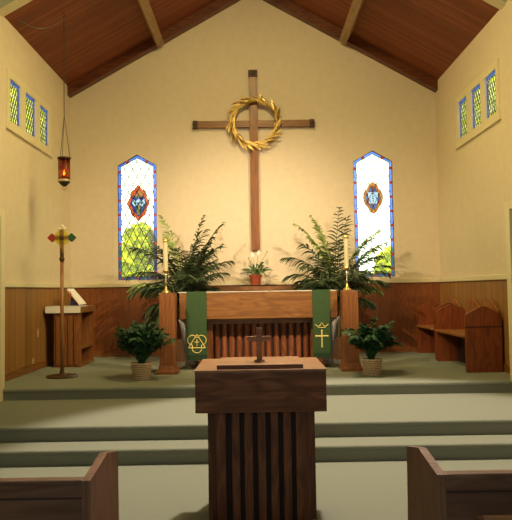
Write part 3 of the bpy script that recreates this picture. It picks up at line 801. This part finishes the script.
def tip(bm, cx_, cz2, s_=1.):
    prism(bm, [(cx_-.055*s_, cz2), (cx_-.02*s_, cz2-.04), (cx_, cz2-.058), (cx_+.025*s_, cz2-.04), (cx_+.04*s_, cz2), (cx_+.025*s_, cz2+.04), (cx_, cz2+.058), (cx_-.02*s_, cz2+.04)], -.016, .016)
bm = BM(); tip(bm, -.130, zc, 1.1); obj('red_tip', bm, plain('red_enamel', (.38, .03, .015), .35), t)
bm = BM(); tip(bm, .130, zc, -1.1); obj('green_tip', bm, plain('green_enamel', (.02, .085, .035), .35), t)
bm = BM()
for px_, pz in ((-.032, .118), (.032, .118), (0, .150)): ball(bm, (px_, 0, zc+pz), .023, (1, .7, 1))
obj('white_tip', bm, plain('white_enamel', (.9, .82, .65), .3), t)
bm = BM(); ball(bm, (0, -.014, zc), .034, (1, .35, 1)); obj('boss', bm, BRONZE, t)

# ------------------------------------------------------------------ sanctuary lamp
LX, LY = -2.575, 8.69
t = thing('sanctuary_lamp', 'hanging red glass sanctuary lamp with a lit candle, near the left wall', 'lamp', (LX, LY, 0))
zc = cz(LX)
obj('ceiling_hook', tube(BM(), [(0, 0, zc+.01), (0, 0, zc-.03), (.015, 0, zc-.05), (.0, 0, zc-.07), (-.012, 0, zc-.055)], .006, 5), IRON, t)
obj('long_chain', tube(BM(), [(0, 0, zc-.06), (0, 0, 3.92)], .0055, 5), IRON, t)
bm = BM(); 
for k in range(3):
    a = 2*PI*k/3+.5; tube(bm, [(0, 0, 3.93), (.045*math.cos(a), .045*math.sin(a), 3.60), (.078*math.cos(a), .078*math.sin(a), 3.345)], .004, 4)
obj('short_chain', bm, IRON, t)
obj('top_ring', lathe(BM(), [(.080, 3.33), (.092, 3.335), (.092, 3.35), (.080, 3.352), (.076, 3.34), (.080, 3.33)], 28), IRON, t)
obj('glass', lathe(BM(), [(.072, 3.03), (.074, 3.335), (.070, 3.335), (.068, 3.035)], 28), stained('lamp_red_glass', (.42, .06, .015), (.62, .22, .05), 14), t, smooth=True)
obj('lower_ring', lathe(BM(), [(.076, 3.015), (.084, 3.02), (.084, 3.045), (.076, 3.05), (.074, 3.03)], 28), plain('pale_metal', (.6, .45, .3), .4, .5), t)
bm = BM()
for k in range(6):
    a = 2*PI*k/6; tube(bm, [(.079*math.cos(a), .079*math.sin(a), 3.04), (.079*math.cos(a), .079*math.sin(a), 3.335)], .004, 4)
obj('cage', bm, BRONZE, t)
obj('bowl', lathe(BM(), [(0, 2.955), (.02, 2.955), (.045, 2.975), (.078, 3.01), (.076, 3.02), (0, 3.02)], 28), IRON, t, smooth=True)
obj('finial', tube(BM(), [(.024*math.cos(2*PI*k/16), 0, 2.93+.024*math.sin(2*PI*k/16)) for k in range(16)], .006, 5, True), BRASS, t)
obj('candle', lathe(BM(), [(0, 3.02), (.04, 3.02), (.04, 3.10), (0, 3.10)], 16), WAX, t)
bm = lathe(BM(), [(0, 3.10), (.012, 3.115), (.015, 3.135), (.009, 3.165), (0, 3.19)], 12)
obj('flame', bm, plain('flame', (1, .6, .2), .5, emit=(1, .62, .22), es=14), t)
def lampcord():
    a = Vector((LX, LY, zc-.09)); b = Vector((-3.05, 8.25, cz(-3.05)-.02)); pts = []
    for k in range(17):
        u = k/16; p = a.lerp(b, u); p.z -= .13*math.sin(PI*u)*(1) ; pts.append(p)
    return tube(BM(), pts, .006, 5)
tag(obj('lamp_cord', lampcord(), IRON), 'thin dark cord looping from the lamp chain to the left eave', 'cord')

# ------------------------------------------------------------------ wooden benches along the right wall
def arch(y0, y1, z0, zs, zp, n=12):
    """end-panel outline: shoulders at zs rising in a soft point to zp"""
    pts = [(y0, z0), (y1, z0), (y1, zs-.06)]
    ym = (y0+y1)/2; hw = (y1-y0)/2
    for k in range(n+1):
        u = 1-2*k/n      # 1..-1
        v = abs(u)
        pts.append((ym+hw*u*.97, zs+(zp-zs)*(1-v**1.3)*(1.0)))
    pts.append((y0, zs-.06))
    return pts
def bench(y0, y1, label, ztop, zsh, ends, arches, xf=2.69):
    t = thing('sedilia_bench', label, 'bench', (0, 0, 0))
    t.location = ((xf+3.16)/2, (y0+y1)/2, Z3); ox, oy = t.location.x, t.location.y
    X0, X1 = xf-ox, 3.165-ox
    for e, (ya, yb) in enumerate(ends):
        o_ = obj('end_panel', prism(BM(), arch(X0, X1-.012, 0, zsh, ztop), ya-oy, yb-oy), BENCH, t)
        if e == 0: obj('groove', bx(X0-.002, X1-.012, ya-oy-.004, ya-oy-.0005, .572, .586), DARKW, o_)
    ya, yb = ends[0][1]-oy, ends[-1][0]-oy
    obj('seat', bx(X0-.03, X1-.05, ya, yb, .44, .47, bev=.006), BENCHY, t)
    bm = BM(); w_ = (yb-ya)/arches
    for k in range(arches):
        prism(bm, arch(ya+w_*k+.01, ya+w_*(k+1)-.01, .35, ztop-.06, ztop+.085), X1-.045, X1-.015, 'x')
    obj('backrest', bm, BENCHY, t)
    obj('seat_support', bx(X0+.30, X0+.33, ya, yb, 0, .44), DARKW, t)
bench(8.2, 9.6, 'long red-brown wooden bench with arched end panels near the right doorway', .845, .735, [(8.2, 8.245), (9.52, 9.565)], 2)
bench(9.72, 10.8, 'shorter red-brown wooden bench in the far right corner', .86, .76, [(9.70, 9.745), (10.73, 10.775)], 1, 2.72)

# wall plates
for k, (y, z, lab) in enumerate(((9.27, .93, 'brown light switch plate on the left wainscot above the outlet'), (9.07, .535, 'brown power outlet plate low on the left wainscot'))):
    t = thing('switch_plate' if k == 0 else 'outlet_plate', lab, 'wall plate', (XL+.0205, y, z))
    obj('plate', bx(0, .006, -.036, .036, -.058, .058, bev=.002), plain('tan_plastic%d' % k, (.50, .30, .12), .4), t)
    if k == 0: obj('toggle', bx(.006, .018, -.006, .006, -.012, .012), plain('pale_toggle', (.65, .5, .3), .4), t)
    else:
        for zz in (-.022, .022): obj('socket', bx(.006, .009, -.014, .014, zz-.013, zz+.013, bev=.001), plain('pale_socket', (.65, .5, .3), .4) if 'pale_socket' not in bpy.data.materials else bpy.data.materials['pale_socket'], t)

# ------------------------------------------------------------------ lectern in the aisle
t = thing('lectern', 'dark oak flat-topped lectern with vertical front slats at the foot of the steps', 'lectern', (.03, 4.05, 0))
obj('top_box', bx(-.413, .413, 0, .68, .735, .990, bev=.004), LECH, t)
obj('top_board', bx(-.417, .417, -.004, .684, .990, 1.002, bev=.003), LECT, t)
obj('body', bx(-.35, .353, .20, .62, .0, .735), LECV, t)
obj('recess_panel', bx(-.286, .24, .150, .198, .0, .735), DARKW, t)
for a, b in ((-.286, -.228), (-.190, -.139), (-.110, -.056), (-.024, .027), (.058, .108), (.139, .191), (.220, .305)):
    obj('slat', bx(a, b, .10, .148, .0, .735, bev=.004), LECV, t)
t = thing('reading_board', 'thin raised wooden board lying on top of the lectern', 'board', (.03, 4.10, 1.0025))
bm = BM(); box(bm, -.275, .270, 0, .47, 0, .026, bev=.004); obj('board', bm, LECT, t)
obj('front_lip', bx(-.277, .272, -.012, -.001, .0, .026, bev=.002), LECH, t)
t = thing('standing_cross', 'small wooden cross standing on the lectern board', 'cross', (.026, 4.30, 1.0285))
obj('foot', bx(-.035, .035, -.03, .03, 0, .012, bev=.002), LECT, t)
obj('upright', bx(-.019, .019, -.010, .010, .012, .222, bev=.002), LECT, t)
obj('crossbar', bx(-.080, .080, -.012, .012, .130, .165, bev=.002), LECT, t)

# ------------------------------------------------------------------ front pews
def pew(s, x_in, x_out, label):
    t = thing('pew', label, 'pew', (x_in, 2.22, 0), 0, 'front pews either side of the aisle')
    # aisle end panel: outline in (y, z) with peak towards the middle
    tk = .030
    a, b = (0, -s*tk) if s > 0 else (-s*tk, 0)
    lo, hi = min(0, s*tk), max(0, s*tk)
    out = [(0, 0), (.47, 0), (.455, .50), (.44, .835), (.43, .855), (.25, .893), (.23, .89), (0, .862)]
    obj('end_panel', prism(BM(), out, lo, hi, 'x'), PEWV, t)
    L = abs(x_out-x_in)
    X = lambda u: s*u
    def B_(u0, u1, *r, bev=0):
        p, q = sorted((X(u0), X(u1))); return bx(p, q, *r, bev=bev)
    obj('back_panel', B_(tk, L, .012, .040, .30, .845), PEWH, t)
    g_ = BM(); p, q = sorted((X(tk), X(L)))
    for z in (.80, .70, .60): box(g_, p, q, .0105, .0125, z-.003, z+.003)
    obj('board_joint', g_, DARKW, t)
    obj('top_rail', B_(tk, L, .006, .052, .845, .862, bev=.004), PEWH, t)
    obj('seat', B_(tk, L, .05, .44, .42, .45, bev=.006), PEWH, t)
    lo2, hi2 = sorted((X(L), X(L+tk)))
    obj('end_panel', prism(BM(), out, lo2, hi2, 'x'), PEWV, t)
    return t
pew(-1, -.57, -2.9, 'left front pew with a sloping oak end panel on the aisle')
pr = pew(1, .615, 2.95, 'right front pew with a sloping oak end panel on the aisle')
obj('book_rack', bx(.125, 1.9, -.075, -.010, .715, .727), LECT, pr); obj('rack_lip', bx(.125, 1.9, -.087, -.075, .715, .752, bev=.003), LECT, pr)

# ------------------------------------------------------------------ outside: lawn and trees behind the windows
struct('ground', bx(-40, 40, YB+.5, 70, -.4, -.3), noisy('lawn', (.10, .20, .03), (.2, .33, .06), (3, 3, 3), .9))
def tree(x, y, h, r, label, seed, n=2600, col=None, low=.15):
    t = thing('tree', label, 'tree', (x, y, -.3), 0, 'trees outside behind the church')
    r_ = random.Random(seed)
    b_ = BM(); tube(b_, [(0, 0, 0), (.05, .05, h*.4), (.0, .1, h*.8)], [.16, .12, .05], 8)
    for k in range(7):
        a = r_.uniform(0, 2*PI); zz = h*r_.uniform(.25, .6); tube(b_, [(.03, .03, zz), (r*.35*math.cos(a), r*.35*math.sin(a), zz+h*.15), (r*.7*math.cos(a), r*.7*math.sin(a), zz+h*.22)], [.06, .04, .015], 5)
    obj('trunk', b_, plain('bark%d' % seed, (.10, .07, .04), .9), t)
    b_ = BM(); blobs = [(Vector((r_.uniform(-.6, .6)*r, r_.uniform(-.5, .5)*r, h*r_.uniform(low+.1, .85))), r*r_.uniform(.35, .6)) for k in range(14)]
    for k in range(n):
        c_, rr = blobs[k % 14]
        v = Vector((r_.gauss(0, 1), r_.gauss(0, 1), r_.gauss(0, 1))).normalized()*rr*r_.random()**.4; p = c_+v
        d1 = Vector((r_.gauss(0, 1), r_.gauss(0, 1), r_.gauss(0, 1))).normalized(); d2 = d1.cross(Vector((r_.gauss(0, 1), r_.gauss(0, 1), r_.gauss(0, 1)))).normalized()
        s_ = r_.uniform(.10, .19)
        b_.faces.new([b_.verts.new(p+d1*s_), b_.verts.new(p+d2*s_*.55), b_.verts.new(p-d1*s_), b_.verts.new(p-d2*s_*.55)])
    m = col or noisy('spring_leaves%d' % seed, (.50, .60, .07), (.72, .74, .16), (2, 2, 2), .7)
    obj('foliage', b_, m, t)
LV = noisy('spring_leaves', (.36, .42, .008), (.66, .64, .02), (2, 2, 2), .9, spec=0)
for k, (x, y, h, r, lab) in enumerate((
    (-4.4, 18.5, 3.0, 1.0, 'bright green bush seen through the bottom of the left arched window'),
    (-3.5, 21.8, 4.9, 1.0, 'yellow-green bush beyond the right half of the left arched window'),
    (4.7, 20, 3.0, 1.0, 'yellow-green bush low in the right corner of the right arched window'),
    (3.6, 23, 2.4, 1.0, 'low green bush along the bottom of the right arched window'),
    (-7.3, 17.5, 9.0, 2.6, 'tall yellow-green tree beyond the left clerestory lights'),
    (-10.5, 25, 12.0, 3.2, 'tall tree further back beyond the left clerestory lights'),
    (7.4, 17.5, 9.0, 2.6, 'tall yellow-green tree beyond the right clerestory lights'),
    (10.6, 25, 12.0, 3.2, 'tall tree further back beyond the right clerestory lights'))):
    tree(x, y, h, r, lab, 40+k, 6500 if k < 4 else 11000, LV)
